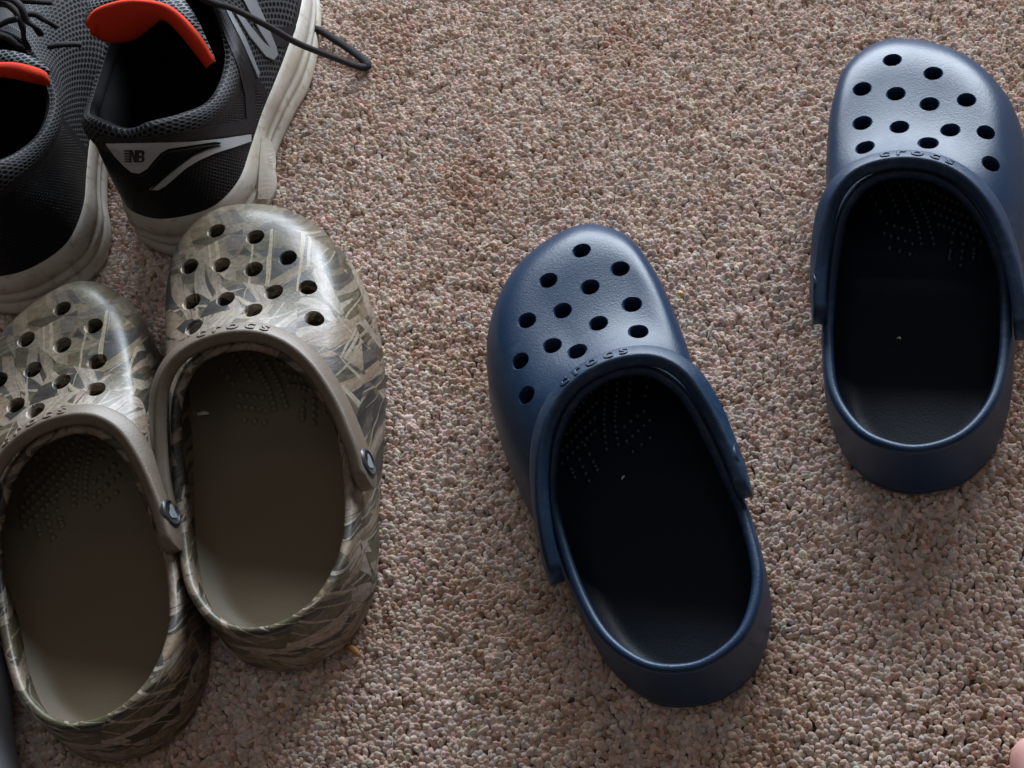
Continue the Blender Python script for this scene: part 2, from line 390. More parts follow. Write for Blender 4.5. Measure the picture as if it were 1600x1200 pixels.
HOLES = [(-3, 265.5), (18, 251.5), (-20, 245.5), (-2.3, 238.5), (14.7, 228.3), (33.8, 229), (-20.8, 219.5), (-1.6, 212), (24, 206.8), (42, 204.5), (-20.2, 199.2), (12.5, 197), (43, 182)]

def cut_holes(body, up, side):
    bvh = vamp_bvh(up, side); Vs, Fs = [], []
    prof = [(-.011, 0), (-.011, .0042), (-.0020, .0042), (-.0006, .0047), (.0006, .0060), (.004, .0080), (.004, 0)]
    for x, y in HOLES:
        hit, nrm, _, _ = bvh.ray_cast(Vector((x*side/1000, y/1000, .2)), Vector((0, 0, -1)))
        if hit is None: continue
        if nrm.z < 0: nrm = -nrm
        ax = (nrm*.75+Vector((0, 0, .25))).normalized(); q = ax.to_track_quat('Z', 'Y').to_matrix(); b = len(Vs); S = 20
        for h, r in prof[1:-1]:
            for i in range(S):
                w = 2*math.pi*i/S; Vs.append(hit+q @ Vector((r*math.cos(w), r*math.sin(w), h)))
        nl = len(prof)-2
        for k in range(nl-1):
            for i in range(S): j = (i+1) % S; Fs.append((b+k*S+i, b+k*S+j, b+(k+1)*S+j, b+(k+1)*S+i))
        Fs.append(tuple(b+i for i in range(S))[::-1]); Fs.append(tuple(b+(nl-1)*S+i for i in range(S)))
    cm = mesh_of('cutter', Vs, Fs); co = bpy.data.objects.new('cutter', cm); COL.objects.link(co)
    cm.materials.append(body.data.materials[0]); cm.materials.append(body.data.materials[0])
    body.data.materials.append(body.data.materials[0])
    for p in cm.polygons: p.material_index = 1
    src = body.data; src.update()
    tree = BVHTree.FromPolygons([v.co for v in src.vertices], [p.vertices[:] for p in src.polygons])
    vn = [v.normal.copy() for v in src.vertices]; polys = [p.vertices[:] for p in src.polygons]; vco = [v.co.copy() for v in src.vertices]
    m = body.modifiers.new('holes', 'BOOLEAN'); m.object = co; m.operation = 'DIFFERENCE'; m.solver = 'EXACT'
    dg = bpy.context.evaluated_depsgraph_get(); dg.update()
    new = bpy.data.meshes.new_from_object(body.evaluated_get(dg)); new.name = 'shell'
    body.modifiers.clear(); body.data = new; bpy.data.objects.remove(co)
    new.shade_smooth(); nor = [None]*len(new.loops)
    for p in new.polygons:
        for li in p.loop_indices:
            if p.material_index == 1: nor[li] = p.normal.copy(); continue
            c = new.vertices[new.loops[li].vertex_index].co
            loc, _, fi, _ = tree.find_nearest(c)
            ids = polys[fi]; w = [1/((vco[i]-loc).length_squared+1e-10) for i in ids]; n = Vector()
            for i, q in zip(ids, w): n += vn[i]*q
            nor[li] = n.normalized()
    new.normals_split_custom_set(nor)
    for p in new.polygons: p.material_index = 0

def bump_rows(side):
    rows = [[(780, 215), (930, 270), (1140, 370)], [(570, 235), (700, 240), (830, 310), (1000, 390), (1240, 490)], [(690, 330), (850, 390), (1000, 465), (1150, 520), (1290, 575)],
            [(860, 480), (1000, 535), (1150, 595), (1320, 660)], [(910, 570), (1050, 625), (1190, 680), (1330, 725)], [(940, 655), (1050, 690), (1180, 745), (1330, 800)],
            [(570, 270), (650, 400), (720, 540), (770, 650), (800, 800)], [(740, 390), (810, 530), (860, 650), (900, 800)], [(480, 300), (550, 420), (620, 560)], [(410, 450), (480, 560)],
            [(530, 650), (710, 700)], [(510, 725), (730, 800)], [(550, 835), (710, 880)], [(1050, 720), (1030, 850), (1020, 910)], [(1130, 800), (1110, 960)], [(1215, 840), (1210, 900)]]
    o = Vector((.0384, .4131)); a = -.0856; out = []
    for r in rows:
        pts = []
        for x, y in r:
            w = pixel_point(1280+x/5, 220+y/5, .030); d = Vector((w.x, w.y))-o
            pts.append(((d.x*math.cos(a)+d.y*math.sin(a)), (-d.x*math.sin(a)+d.y*math.cos(a)), 0))
        L = sum(math.dist(pts[i], pts[i+1]) for i in range(len(pts)-1)); n = max(3, int(L/.0031))
        for p in spline_open(pts, n): out.append((p[0]*side, p[1], .0021))
    return out

def strap_path(side):
    P = np.array([(49.5, 84, 47), (50, 92, 50), (49.5, 106, 57), (46.5, 126, 65.5), (40, 146, 74), (29.5, 160.5, 80.5), (14, 169.5, 85.5), (-6, 172.5, 87.3), (-24.5, 169, 85.5), (-36.5, 159, 80), (-42.5, 144, 72.5), (-45.5, 126, 64.5), (-46.8, 111, 58.5), (-46.8, 98, 53)])/1000
    W = np.array([17.5, 18, 16, 13.5, 12.5, 12, 11.5, 11.5, 11.5, 12, 12.5, 13.5, 15.5, 17])/1000
    LEAN = np.array([.05, .08, .25, .55, 1.0, 1.5, 2.0, 2.1, 2.0, 1.5, 1.0, .55, .25, .08])
    D0 = spline_open(np.c_[P, W, LEAN], 601); q = np.linspace(0, 1, 121); q = q-.09*np.sin(2*math.pi*q); D = D0[np.round(q*600).astype(int)]      # denser towards the rounded ends
    P, W, LEAN = D[:, :3], D[:, 3], D[:, 4]
    T = unit(np.gradient(P, axis=0)); c = np.array([-.002, .105])
    hor = unit(P[:, :2]-c); n = unit(np.c_[hor, LEAN]); n = unit(n-T*np.sum(n*T, 1, keepdims=True)); w = np.cross(n, T); w = np.where(w[:, 2:] < 0, -w, w)
    if side < 0:
        mir = np.array([-1, 1, 1]); P, T, n, w = P[::-1]*mir, -T[::-1]*mir, n[::-1]*mir, w[::-1]*mir; W = W[::-1]
    else:
        pass
    return P, T, n, w, W

def make_strap(side, mat, root):
    P, T, n, w, W = strap_path(side); th = .0070; loops = []
    s = np.r_[0, np.cumsum(np.linalg.norm(np.diff(P, axis=0), axis=1))]; L = s[-1]
    for i in range(len(P)):
        e = min(s[i], L-s[i]); hw = W[i]/2; k = math.sqrt(max(0, 1-(1-min(1, e/hw))**2)); k = max(k, .05)
        hw *= k; ht = th/2; r = min(.0022, hw*.8)
        sec = []
        for cx, cy, a0 in ((hw-r, ht-r, 0), (-hw+r, ht-r, 90), (-hw+r, -ht+r, 180), (hw-r, -ht+r, 270)):
            for q in (0, 22, 45, 67, 90): a = math.radians(a0+q); sec.append((cx+r*math.cos(a), cy+r*math.sin(a)))
        loops.append([P[i]+w[i]*a+n[i]*b for a, b in sec])
    det = np.dot(np.cross(w[60], n[60]), T[60])
    V, F = loops_mesh(loops, P[0], P[-1], flip=det < 0)
    so = obj('strap', mesh_of('strap', V, F), mat, root)
    # raised letters
    cu = bpy.data.curves.new('letters', 'FONT'); cu.body = 'crocs'; cu.size = .0115; cu.space_character = 1.45; cu.align_x = 'CENTER'; cu.extrude = .0002; cu.bevel_depth = .0003; cu.bevel_resolution = 1; cu.resolution_u = 3
    to = bpy.data.objects.new('letters', cu); COL.objects.link(to); dg = bpy.context.evaluated_depsgraph_get()
    tm = bpy.data.meshes.new_from_object(to.evaluated_get(dg)); bpy.data.objects.remove(to)
    order = np.argsort(P[:, 0]) if False else (np.arange(len(P)) if P[-1, 0] > P[0, 0] else np.arange(len(P))[::-1])
    Pp, nn, ww = P[order], n[order], w[order]; ss = np.r_[0, np.cumsum(np.linalg.norm(np.diff(Pp, axis=0), axis=1))]; mid = ss[-1]/2
    for v in tm.vertices:
        q = mid+v.co.x; i = np.clip(np.searchsorted(ss, q)-1, 0, len(Pp)-2); f = (q-ss[i])/(ss[i+1]-ss[i])
        p = Pp[i]*(1-f)+Pp[i+1]*f; N = unit(nn[i]*(1-f)+nn[i+1]*f); Wd = unit(ww[i]*(1-f)+ww[i+1]*f)
        # top of the letters lies towards the toe: the strap is folded forward
        v.co = Vector(p+N*(th/2+.0001+v.co.z)-Wd*(v.co.y-.0030))
    tm.update(); lo = obj('raised_lettering', tm, mat, so, smooth=False); lo['label'] = 'raised letters reading crocs on the strap'
    return so, (P, T, n, w)

def rivet(root, P, n, T, i, mat, badge):
    c = P[i]+n[i]*(.0032 if badge else .0024); q = Vector(n[i]).to_track_quat('Z', 'Y').to_matrix(); S = 24
    def lathe(name, prof, mt, par):
        loops = [[Vector(c)+q @ Vector((r*math.cos(a), r*math.sin(a), h)) for a in np.linspace(0, 2*math.pi, S, endpoint=False)] for r, h in prof[:-1]]
        V, F = loops_mesh([np.array(l) for l in loops], None, np.array(Vector(c)+q @ Vector((0, 0, prof[-1][1]))))
        return obj(name, mesh_of(name, V, F), mt, par)
    ro = lathe('rivet', [(.0074, -.003), (.0074, .0006), (.0070, .0011), (.0066, .0012), (.0062, .0009), (0, .0009)], mat, root)
    if badge:
        ri = lathe('badge_ring', [(.0066, .0006), (.0066, .0014), (.0059, .0014), (.0057, .0010), (0, .0010)], badge[1], ro)
        V, F, k = [], [], 15
        for j in range(k):
            a = 2*math.pi*j/k; r = .0034*(1+.22*math.sin(3*a+.6)+.12*math.cos(2*a)); V.append(Vector(c)+q @ Vector((r*math.cos(a), r*math.sin(a), .0014)))
        bm_ = mesh_of('badge_face', V, [tuple(range(k))]); obj('badge_face', bm_, badge[0], ro, smooth=False)

def build_clog(side, shell_m, bed_m, strap_m, badge):
    root = empty('clog')
    loops, inner, up = clog_surface(side)
    V, F = loops_mesh(loops, np.array([.004*side, .15, .001]), np.array([.004*side, .15, .020]), flip=side < 0)
    body = obj('shell', mesh_of('shell', V, F), shell_m, root)
    cut_holes(body, up, side)
    # footbed
    zf = .0275; ring = []
    arr = np.array(inner[:-1])          # from rim down
    for i in range(CM):
        c = arr[:, i]; k = np.searchsorted(-c[:, 2], -zf-.004); k = min(max(k, 1), len(c)-1); ring.append(c[k])
    ring = np.array(ring); ctr = np.c_[np.interp(ring[:, 1], [.05, .25], [-.002, .010]), np.clip(ring[:, 1], .06, .24)]
    fl = []
    for s in np.linspace(0, 1, 14):
        xy = ring[:, :2]*(1-s)+ctr*s; out2 = unit(ring[:, :2]-ctr)*.0012*(1-min(1, s*8)); xy = xy+out2
        z = zf+.0075*(1-min(1, s*3.2))**2.2+np.interp(xy[:, 1], [.03, .09, .15, .18, .21, .235, .262, .29], [0, .0003, .0016, .0038, .0066, .0085, .0070, .0030])
        fl.append(np.c_[xy, z]*np.array([side, 1, 1]))
    Vb, Fb = loops_mesh(fl, flip=side < 0)
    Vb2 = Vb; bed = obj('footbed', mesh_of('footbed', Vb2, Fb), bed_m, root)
    bt = BVHTree.FromPolygons([Vector(v) for v in Vb], Fb); Vn, Fn = [], []
    for x, y, r in bump_rows(side):
        h = bt.ray_cast(Vector((x, y, .06)), Vector((0, 0, -1)))
        if h[0] is None: continue
        b = len(Vn)
        for q, z in ((1, -.0003), (.85, .55), (.45, .9)):
            for a in range(8): Vn.append(h[0]+Vector((r*q*math.cos(a*math.pi/4), r*q*math.sin(a*math.pi/4), (z*r if z > 0 else z))))
        Vn.append(h[0]+Vector((0, 0, r)))
        for k in range(2):
            for a in range(8): c = (a+1) % 8; Fn.append((b+k*8+a, b+k*8+c, b+k*8+8+c, b+k*8+8+a))
        Fn += [(b+24, b+16+a, b+16+(a+1) % 8) for a in range(8)]
    nb = obj('footbed_bumps', mesh_of('footbed_bumps', Vn, Fn), M_BLUE_NUB if bed_m is M_BLUE_BED else bed_m, bed); nb['kind'] = 'stuff'
    so, (P, T, n, w) = make_strap(side, strap_m, root)
    for i in (22, len(P)-23): rivet(root, P, n, T, i, strap_m if not badge else badge[1], badge)
    return root

def place(root, loc, yaw, sc=1.0):
    root.location = loc; root.rotation_euler = (0, 0, yaw); root.scale = (sc,)*3

def copy_tree(o, parent=None):
    c = o.copy(); COL.objects.link(c); c.parent = parent
    for ch in list(o.children): copy_tree(ch, c)
    return c

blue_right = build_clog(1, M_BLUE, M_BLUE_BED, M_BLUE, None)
place(blue_right, (.0384, .4148, -.003), -.0856)
tag(blue_right, 'navy blue foam clog at far right, upright, with highlight across its toe holes', 'clog', 'navy foam clogs')
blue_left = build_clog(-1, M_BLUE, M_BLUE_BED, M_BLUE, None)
place(blue_left, (-.0741, .3153, -.003), .1760)
tag(blue_left, 'navy blue foam clog in the middle of the carpet, toe turned to the left', 'clog', 'navy foam clogs')
badge = (M_BADGE, M_BADGE_DARK)
camo_right = build_clog(1, M_CAMO, M_KHAKI_BED, M_KHAKI, badge)
place(camo_right, (-.2678, .3569, -.003), .205, 1.0545)
tag(camo_right, 'camouflage print foam clog with khaki strap, nearer the navy clogs, pale badge on strap end', 'clog', 'camouflage foam clogs')
camo_left = build_clog(-1, M_CAMO, M_KHAKI_BED, M_KHAKI, badge)
place(camo_left, (-.3592, .3156, -.003), .2155, 1.0545)
tag(camo_left, 'camouflage print foam clog with khaki strap at left edge, nearest the bottom left corner', 'clog', 'camouflage foam clogs')
#RUNNERS

# ------------------------------------------------------------------ running shoes (right foot frame, heel at y = 0)
R_SB = np.array([(0, -1), (24, 6), (40, 28), (47, 52), (42, 78), (48, 112), (56, 142), (57, 182), (51, 225), (30, 275), (-6, 300), (-38, 275), (-50, 230), (-52, 185), (-46, 145), (-42, 110), (-44, 80), (-49, 50), (-42, 22), (-22, 5)], float)/1000
R_ST = np.array([(0, 4), (24, 10), (37, 30), (40, 58), (42, 86), (46, 118), (49, 150), (51, 185), (46, 225), (26, 268), (-6, 290), (-34, 268), (-44, 228), (-46, 185), (-43, 145), (-42, 110), (-43, 80), (-44, 50), (-37, 22), (-20, 8)], float)/1000
R_RIM = np.array([(0, 10, 104), (15, 14, 105), (29, 27, 98), (37, 50, 86), (37, 83, 78), (34, 110, 83), (29, 128, 95), (22, 139, 104), (14, 144, 108), (5, 146, 110), (-4, 146, 110), (-12, 145, 109), (-20, 142, 107), (-30, 134, 102), (-39, 117, 94), (-44, 94, 87), (-43, 67, 89), (-36, 40, 99), (-26, 21, 109), (-14, 12, 109)], float)/1000
R_N = np.array([1.9, 1.9, 1.9, 1.9, 1.9, 2.0, 2.0, 2.1, 2.2, 2.3, 2.3, 2.3, 2.2, 2.1, 2.0, 1.9, 1.9, 1.9, 1.9, 1.9])
R_PHI = np.array([48, 48, 48, 50, 54, 58, 62, 68, 74, 76, 76, 76, 74, 68, 62, 56, 52, 48, 48, 48.])
RM, RK = 180, 30

def runner_grid(side):
    sb = spline_closed(R_SB, RM); st = spline_closed(R_ST, RM); rim = spline_closed(R_RIM, RM)
    n = spline_closed(R_N[:, None], RM)[:, 0]; phi = np.radians(spline_closed(R_PHI[:, None], RM)[:, 0])
    zt = np.interp(st[:, 1], [0, .10, .20, .29], [.037, .034, .028, .030]); spring = np.interp(st[:, 1], [0, .03, .22, .30], [.003, 0, 0, .014])
    up = []
    for k in range(RK):
        p = (k/(RK-1))**1.15*phi
        a = (1-np.cos(p)**(2/n))/(1-np.cos(phi)**(2/n)); b = (np.sin(p)/np.sin(phi))**(2/n)
        up.append(np.c_[st+(rim[:, :2]-st)*a[:, None], zt-.003+(rim[:, 2]-zt+.003)*b])
    up = np.array(up); N = grid_normals(up)
    # padded collar: swells near the top edge round the ankle
    ankle = np.clip((.125-rim[:, 1])/.03, 0, 1)
    f = np.linspace(0, 1, RK); swell = np.exp(-((f-.90)/.13)**2)
    up = up+N*(swell[:, None]*ankle[None]*.0045)[..., None]; N = grid_normals(up)
    mir = np.array([side, 1, 1])
    return sb, st, zt, spring, up, N, rim, mir

def uv_from_grid(mesh, K, M, up, close_seam=True):
    per = np.r_[0, np.cumsum(np.linalg.norm(np.roll(up[K//2], -1, 0)-up[K//2], axis=1))]; hgt = np.r_[0, np.cumsum(np.mean(np.linalg.norm(np.diff(up, axis=0), axis=2), axis=1))]
    uvl = mesh.uv_layers.new(name='UVMap')
    for p in mesh.polygons:
        ids = [mesh.loops[l].vertex_index for l in p.loop_indices]; cols = [i % M for i in ids]; seam = max(cols)-min(cols) > 2
        for l, i in zip(p.loop_indices, ids):
            k, c = min(i//M, K-1), i % M
            uvl.data[l].uv = (per[M if (seam and c == 0) else c], hgt[k])

def build_runner(side, loc, yaw):
    root = empty('running_shoe')
    sb, st, zt, spring, up, N, rim, mir = runner_grid(side); fl = side < 0
    # outsole and midsole
    ctr2 = np.array([.0, .14]); inw = unit(ctr2*np.array([1, 0])+np.c_[np.zeros(RM), np.clip(sb[:, 1], .05, .24)]-sb)
    z_of = lambda f: spring+(zt-spring)*f
    lo = [np.c_[sb+inw*.010, spring], np.c_[sb+inw*.004, spring+.0006], np.c_[sb+inw*.0016, spring+.0030]]
    V, F = loops_mesh([l*mir for l in lo], np.array([0, .14, .001])*mir, np.array([0, .14, .004])*mir, flip=fl)
    obj('outsole', mesh_of('outsole', V, F), M_RUBBER, root)
    ml = []
    for f, a, ins in ((.06, 0, .0010), (.16, .04, 0), (.34, .16, .0003), (.37, .18, .0016), (.40, .20, .0004), (.56, .42, -.0012), (.60, .46, .0008), (.63, .50, -.0006), (.80, .74, -.0016), (.92, .88, -.0014), (1.0, .96, -.0004), (1.03, 1.0, .0016), (1.0, 1.12, .004)):
        xy = sb+(st-sb)*a+inw*ins; ml.append(np.c_[xy, z_of(f)]*mir)
    V, F = loops_mesh(ml, np.array([0, .14, .006])*mir, np.array([0, .14, .028])*mir, flip=fl)
    mid = obj('midsole', mesh_of('midsole', V, F), M_SOLE, root)
    # upper: outside, rolled rim, lining
    t = .0085; C = up[-1]-N[-1]*t/2; T1 = unit(up[-1]-up[-2])
    cap = [C+(t/2)*(math.cos(w)*N[-1]+math.sin(w)*T1) for w in np.linspace(0, math.pi, 9)]
    upx = np.concatenate([up, np.array(cap[1:4])])
    V, F = loops_mesh([l*mir for l in upx], flip=fl)
    um = mesh_of('upper', V, F); uv_from_grid(um, RK+3, RM, upx); um.materials.append(M_MESH); um.materials.append(M_CAGE); um.materials.append(M_DARKBAND)
    rimy = np.repeat(rim[:, 1][None], RK-1, 0)
    for i, p in enumerate(um.polygons):
        k, c = divmod(i, RM); f = k/(RK-1); yy = st[c, 1]
        if yy < .095 and f < .74: p.material_index = 1
        elif yy < .10 and f < .80: p.material_index = 2
        elif f < .10: p.material_index = 2
        elif yy > .255: p.material_index = 2
    upper = obj('upper', um, None, root)
    cap = cap[3:]
    inner = [up[k]-N[k]*t for k in range(RK-1, 2, -1)]
    V, F = loops_mesh([l*mir for l in cap+inner[1:]], None, np.array([0, .13, .034])*mir, flip=fl)
    obj('collar_lining', mesh_of('collar_lining', V, F), M_LINING, root)
    place(root, loc, yaw); 
    mw = Matrix.LocRotScale(Vector(loc), Euler((0, 0, yaw)), Vector((1, 1, 1)))
    return root, upper, mid, mw

run_right, upper_r, mid_r, mw_r = build_runner(1, (-.372, .671, 0), math.radians(-4))
tag(run_right, 'charcoal mesh running shoe with silver heel patch and orange tongue lining, behind the camouflage clogs', 'running shoe', 'charcoal running shoes')
run_left, upper_l, mid_l, mw_l = build_runner(-1, (-.476, .646, 0), math.radians(4))
tag(run_left, 'charcoal mesh running shoe cut off by the left edge of the frame, laces on top', 'running shoe', 'charcoal running shoes')

def surf_tree(o, mw):
    m = o.data; return BVHTree.FromPolygons([mw @ v.co for v in m.vertices], [p.vertices[:] for p in m.polygons])
TREE_R = surf_tree(upper_r, mw_r); _sb, _st, _zt, _sp = runner_grid(1)[:4]; _V, _F = loops_mesh([np.c_[_sb, _sp+.004], np.c_[_sb*.35+_st*.65, _zt*.75], np.c_[_st, _zt]]); TREE_RM = BVHTree.FromPolygons([mw_r @ Vector(v) for v in _V], _F)

def patch(name, poly, tree, mw, mat, parent, lift=.0006, thick=.0005, step=3.0, smooth=True):
    """a thin sheet with an outline given on the shoe's side as seen, laid on the curved surface of the shoe"""
    pts = []
    for i in range(len(poly)):
        a, b = np.array(poly[i], float), np.array(poly[(i+1) % len(poly)], float); n = max(1, int(np.linalg.norm(b-a)/step))
        pts += [a+(b-a)*k/n for k in range(n)]
    bm = bmesh.new(); vs = [bm.verts.new((p[0], p[1], 0)) for p in pts]
    es = [bm.edges.new((vs[i], vs[(i+1) % len(vs)])) for i in range(len(vs))]
    bmesh.ops.triangle_fill(bm, edges=es, use_beauty=True)
    for _ in range(3):
        lg = [e for e in bm.edges if e.calc_length() > step*2.2]
        if not lg: break
        bmesh.ops.subdivide_edges(bm, edges=lg, cuts=1); bmesh.ops.triangulate(bm, faces=bm.faces[:])
    inv = mw.inverted(); keep = {}
    for v in bm.verts:
        o, d = pixel_ray(v.co.x, v.co.y); h = tree.ray_cast(o, d)
        if h[0] is None: h = tree.find_nearest(pixel_point(v.co.x, v.co.y, .06))
        n = h[1] if h[1].dot(d) < 0 else -h[1]; keep[v] = (inv @ (h[0]+n*lift), (inv.to_3x3() @ n).normalized())
    for v, (p, n) in keep.items(): v.co = p
    bm.normal_update(); ref = sum((f.normal.dot(keep[f.verts[0]][1]) for f in bm.faces))
    if ref < 0: bmesh.ops.reverse_faces(bm, faces=bm.faces[:])
    edge = [e for e in bm.edges if e.is_boundary]; ext = bmesh.ops.extrude_edge_only(bm, edges=edge)
    mp = {}
    for e in edge:
        for v in e.verts: mp[v] = keep[v]
    for v in [g_ for g_ in ext['geom'] if isinstance(g_, bmesh.types.BMVert)]:
        src = min(mp, key=lambda q: (q.co-v.co).length_squared); v.co = v.co-mp[src][1]*(lift+thick)
    m = bpy.data.meshes.new(name); bm.to_mesh(m); bm.free()
    return obj(name, m, mat, parent, smooth=False)

# right shoe: overlays
patch('heel_band', [(150, 210), (175, 214), (200, 216), (250, 211), (310, 201), (370, 190), (397, 182), (397, 207), (345, 214), (300, 218), (230, 221), (163, 222)], TREE_R, mw_r, M_DARKBAND, run_right, .0005)
hp = patch('heel_patch', [(166, 224), (230, 223), (300, 221), (345, 217), (391, 210), (391, 221), (365, 230), (335, 239), (310, 250), (290, 262), (272, 278), (258, 290), (247, 296), (234, 295), (245, 286), (262, 272), (280, 257), (300, 243), (322, 234), (340, 228), (345, 223), (335, 221.5), (300, 226), (262, 231), (250, 238), (240, 250), (230, 263), (218, 270), (206, 268), (194, 258), (180, 243)], TREE_R, mw_r, M_SILVER, run_right, .0008)
hp['label'] = 'silver heel patch with dark monogram and swoosh'
for a, b in (((251, 240), [(262, 234), (300, 229), (338, 225)]), ((218, 273), [(231, 266), (242, 252), (252, 240)]), ((236, 293), [(262, 270), (280, 255.5), (300, 241), (322, 232), (342, 226)])):
    L_ = [a]+b; up_ = [(x+.2, y+.4) for x, y in L_]; dn_ = [(x+1.0, y+2.0) for x, y in L_[::-1]]
    patch('edge_stitching', up_+dn_, TREE_R, mw_r, M_BLACKPRINT, run_right, .0012)
def LT(l): return [(194+x*.2, 233+y*.2) for x, y in l]
logo = [[(44, 0), (68, 0), (84, 50), (84, 0), (99, 0), (99, 92), (80, 92), (61, 36), (61, 92), (40, 92)], [(99.5, 0), (142, 0), (157, 10), (157, 34), (148, 44), (158, 54), (158, 80), (143, 92), (99.5, 92)]]
for l in logo: patch('monogram', LT(l), TREE_R, mw_r, M_BLACKPRINT, hp, .0011, step=2)
for y in (1, 21, 41, 61, 82): patch('monogram', LT([(2+y*.1, y), (43, y), (43, y+9), (2+y*.1, y+9)]), TREE_R, mw_r, M_BLACKPRINT, hp, .0011, step=2)
for hole in ([(119, 18), (136, 18), (138, 34), (119, 34)], [(119, 56), (138, 56), (137, 74), (119, 74)]): patch('monogram_gap', LT(hole), TREE_R, mw_r, M_SILVER, hp, .0016, step=2)
patch('eyestay_band', [(336, 12), (350, 14), (372, 52), (388, 96), (398, 150), (398, 182), (384, 186), (382, 150), (370, 100), (352, 55)], TREE_R, mw_r, M_DARKBAND, run_right, .0006)
patch('toe_side_band', [(392, 46), (462, 40), (458, 58), (440, 74), (412, 70)], TREE_R, mw_r, M_DARKBAND, run_right, .0005)
for pl in ([(350, 12), (357, 14), (382, 60), (404, 114), (402, 122), (396, 108), (372, 56)], [(366, 20), (376, 24), (410, 66), (433, 85), (426, 94), (414, 88), (388, 56)], [(376, -6), (396, -6), (414, 34), (430, 74), (432, 84), (424, 80), (404, 48)]):
    patch('logo_stripe', pl, TREE_R, mw_r, M_GREYN, run_right, .0010)
patch('heel_pad', [(404, 217), (414, 217), (422, 226), (426, 248), (425, 288), (418, 311), (398, 311), (401, 262)], TREE_RM, mw_r, M_SOLE, run_right, .0022, .001)

# tongue with orange lining, in world space then into the shoe's frame
def ribbon(name, U, D, mat, parent, mw, thick=.006, puff=.003, m=30, k=9):
    A = spline_open([tuple(pixel_point(u, v, z)) for u, v, z in U], m); B = spline_open([tuple(pixel_point(u, v, z)) for u, v, z in D], m)
    G = np.array([[A[i]*(1-s)+B[i]*s for i in range(m)] for s in np.linspace(0, 1, k)])
    n = unit(np.cross(np.gradient(G, axis=1), np.gradient(G, axis=0))); view = np.array([0, 0, CAM_H])-G; n = np.where(np.sum(n*view, -1, keepdims=True) < 0, -n, n)
    s = np.linspace(0, 1, k)[:, None, None]; front = G+n*puff*np.sqrt(np.clip(1-(2*s-1)**2, 0, 1)); back_ = G-n*thick
    ring = [np.vstack([front[:, i], back_[::-1, i]]) for i in range(m)]
    inv = mw.inverted(); ring = [[np.array(inv @ Vector(p)) for p in r] for r in ring]
    V, F = loops_mesh(ring, np.mean(ring[0], 0), np.mean(ring[-1], 0))
    o = obj(name, mesh_of(name, V, F), mat, parent)
    bm = bmesh.new(); bm.from_mesh(o.data); bmesh.ops.recalc_face_normals(bm, faces=bm.faces); bm.to_mesh(o.data); bm.free()
    uvl = o.data.uv_layers.new(name='UVMap')
    for p in o.data.polygons:
        for l in p.loop_indices: c = o.data.vertices[o.data.loops[l].vertex_index].co; uvl.data[l].uv = (c.x, c.y+c.z)
    return o
U_R = [(138, 40, .122), (148, 18, .127), (175, 6, .130), (205, 2, .132), (240, 6, .131), (265, 15, .128), (290, 36, .120), (314, 66, .109), (332, 98, .096)]
D_R = [(142, 52, .115), (160, 64, .107), (186, 68, .104), (214, 60, .105), (240, 40, .112), (258, 30, .119), (280, 49, .113), (302, 76, .103), (325, 104, .091)]
T_R = [(138, 20, .116), (146, -10, .120), (175, -38, .122), (210, -48, .124), (250, -36, .124), (284, -6, .121), (306, 26, .114), (320, 60, .104), (335, 96, .093)]
tg = ribbon('tongue', T_R, [(u, v, z-.0022) for u, v, z in U_R], M_TONGUE, run_right, mw_r, .004, .002)
ribbon('tongue_lining', U_R, D_R, M_ORANGE, tg, mw_r, .0025, .0035)
U_L = [(-90, 90, .125), (-50, 92, .127), (-10, 99, .126), (20, 101, .124), (45, 105, .119), (64, 110, .112), (75, 118, .106)]
D_L = [(-90, 124, .116), (-50, 122, .118), (-10, 120, .118), (15, 121, .116), (40, 127, .111), (60, 132, .104), (75, 133, .099)]
T_L = [(-110, 60, .122), (-60, 66, .126), (-15, 76, .127), (12, 78, .125), (38, 84, .120), (58, 94, .113), (72, 106, .106)]
tl = ribbon('tongue', T_L, [(u, v, z-.0022) for u, v, z in U_L], M_TONGUE, run_left, mw_l, .004, .002)
ribbon('tongue_lining', U_L, D_L, M_ORANGE, tl, mw_l, .0025, .0035)

def lace(pts, parent, mw, r=.0023):
    inv = mw.inverted(); P = [tuple(inv @ pixel_point(*p)) for p in pts]
    return tube('lace', P, r, M_LACE, parent, 8, 50, .7)
lace([(300, -12, .122), (330, 3, .118), (360, 12, .108), (392, 27, .094), (424, 44, .077), (462, 66, .056), (500, 82, .036), (536, 96, .016), (560, 104, .007), (572, 105, .0045), (574, 100, .0045), (565, 91, .0045), (545, 76, .005), (522, 61, .006), (502, 49, .008), (484, 42, .012)], run_right, mw_r, .0029)
for q in ([(-10, 6, .128), (12, 8, .131), (28, 22, .130), (35, 42, .126), (38, 62, .118), (44, 76, .112)], [(-12, -4, .13), (14, -2, .136), (32, 10, .136), (40, 30, .131), (54, 42, .124), (64, 54, .116)],
          [(-10, 52, .129), (10, 58, .129), (24, 68, .125), (34, 76, .119)], [(-8, 44, .126), (10, 34, .130), (26, 30, .131)], [(30, 26, .127), (52, 22, .126), (68, 30, .122), (88, 42, .112)],
          [(20, 0, .124), (50, 2, .122), (80, 4, .116)], [(76, 73, .100), (94, 70, .0985), (112, 69, .095), (126, 70, .092)]):
    lace(q, run_left, mw_l)

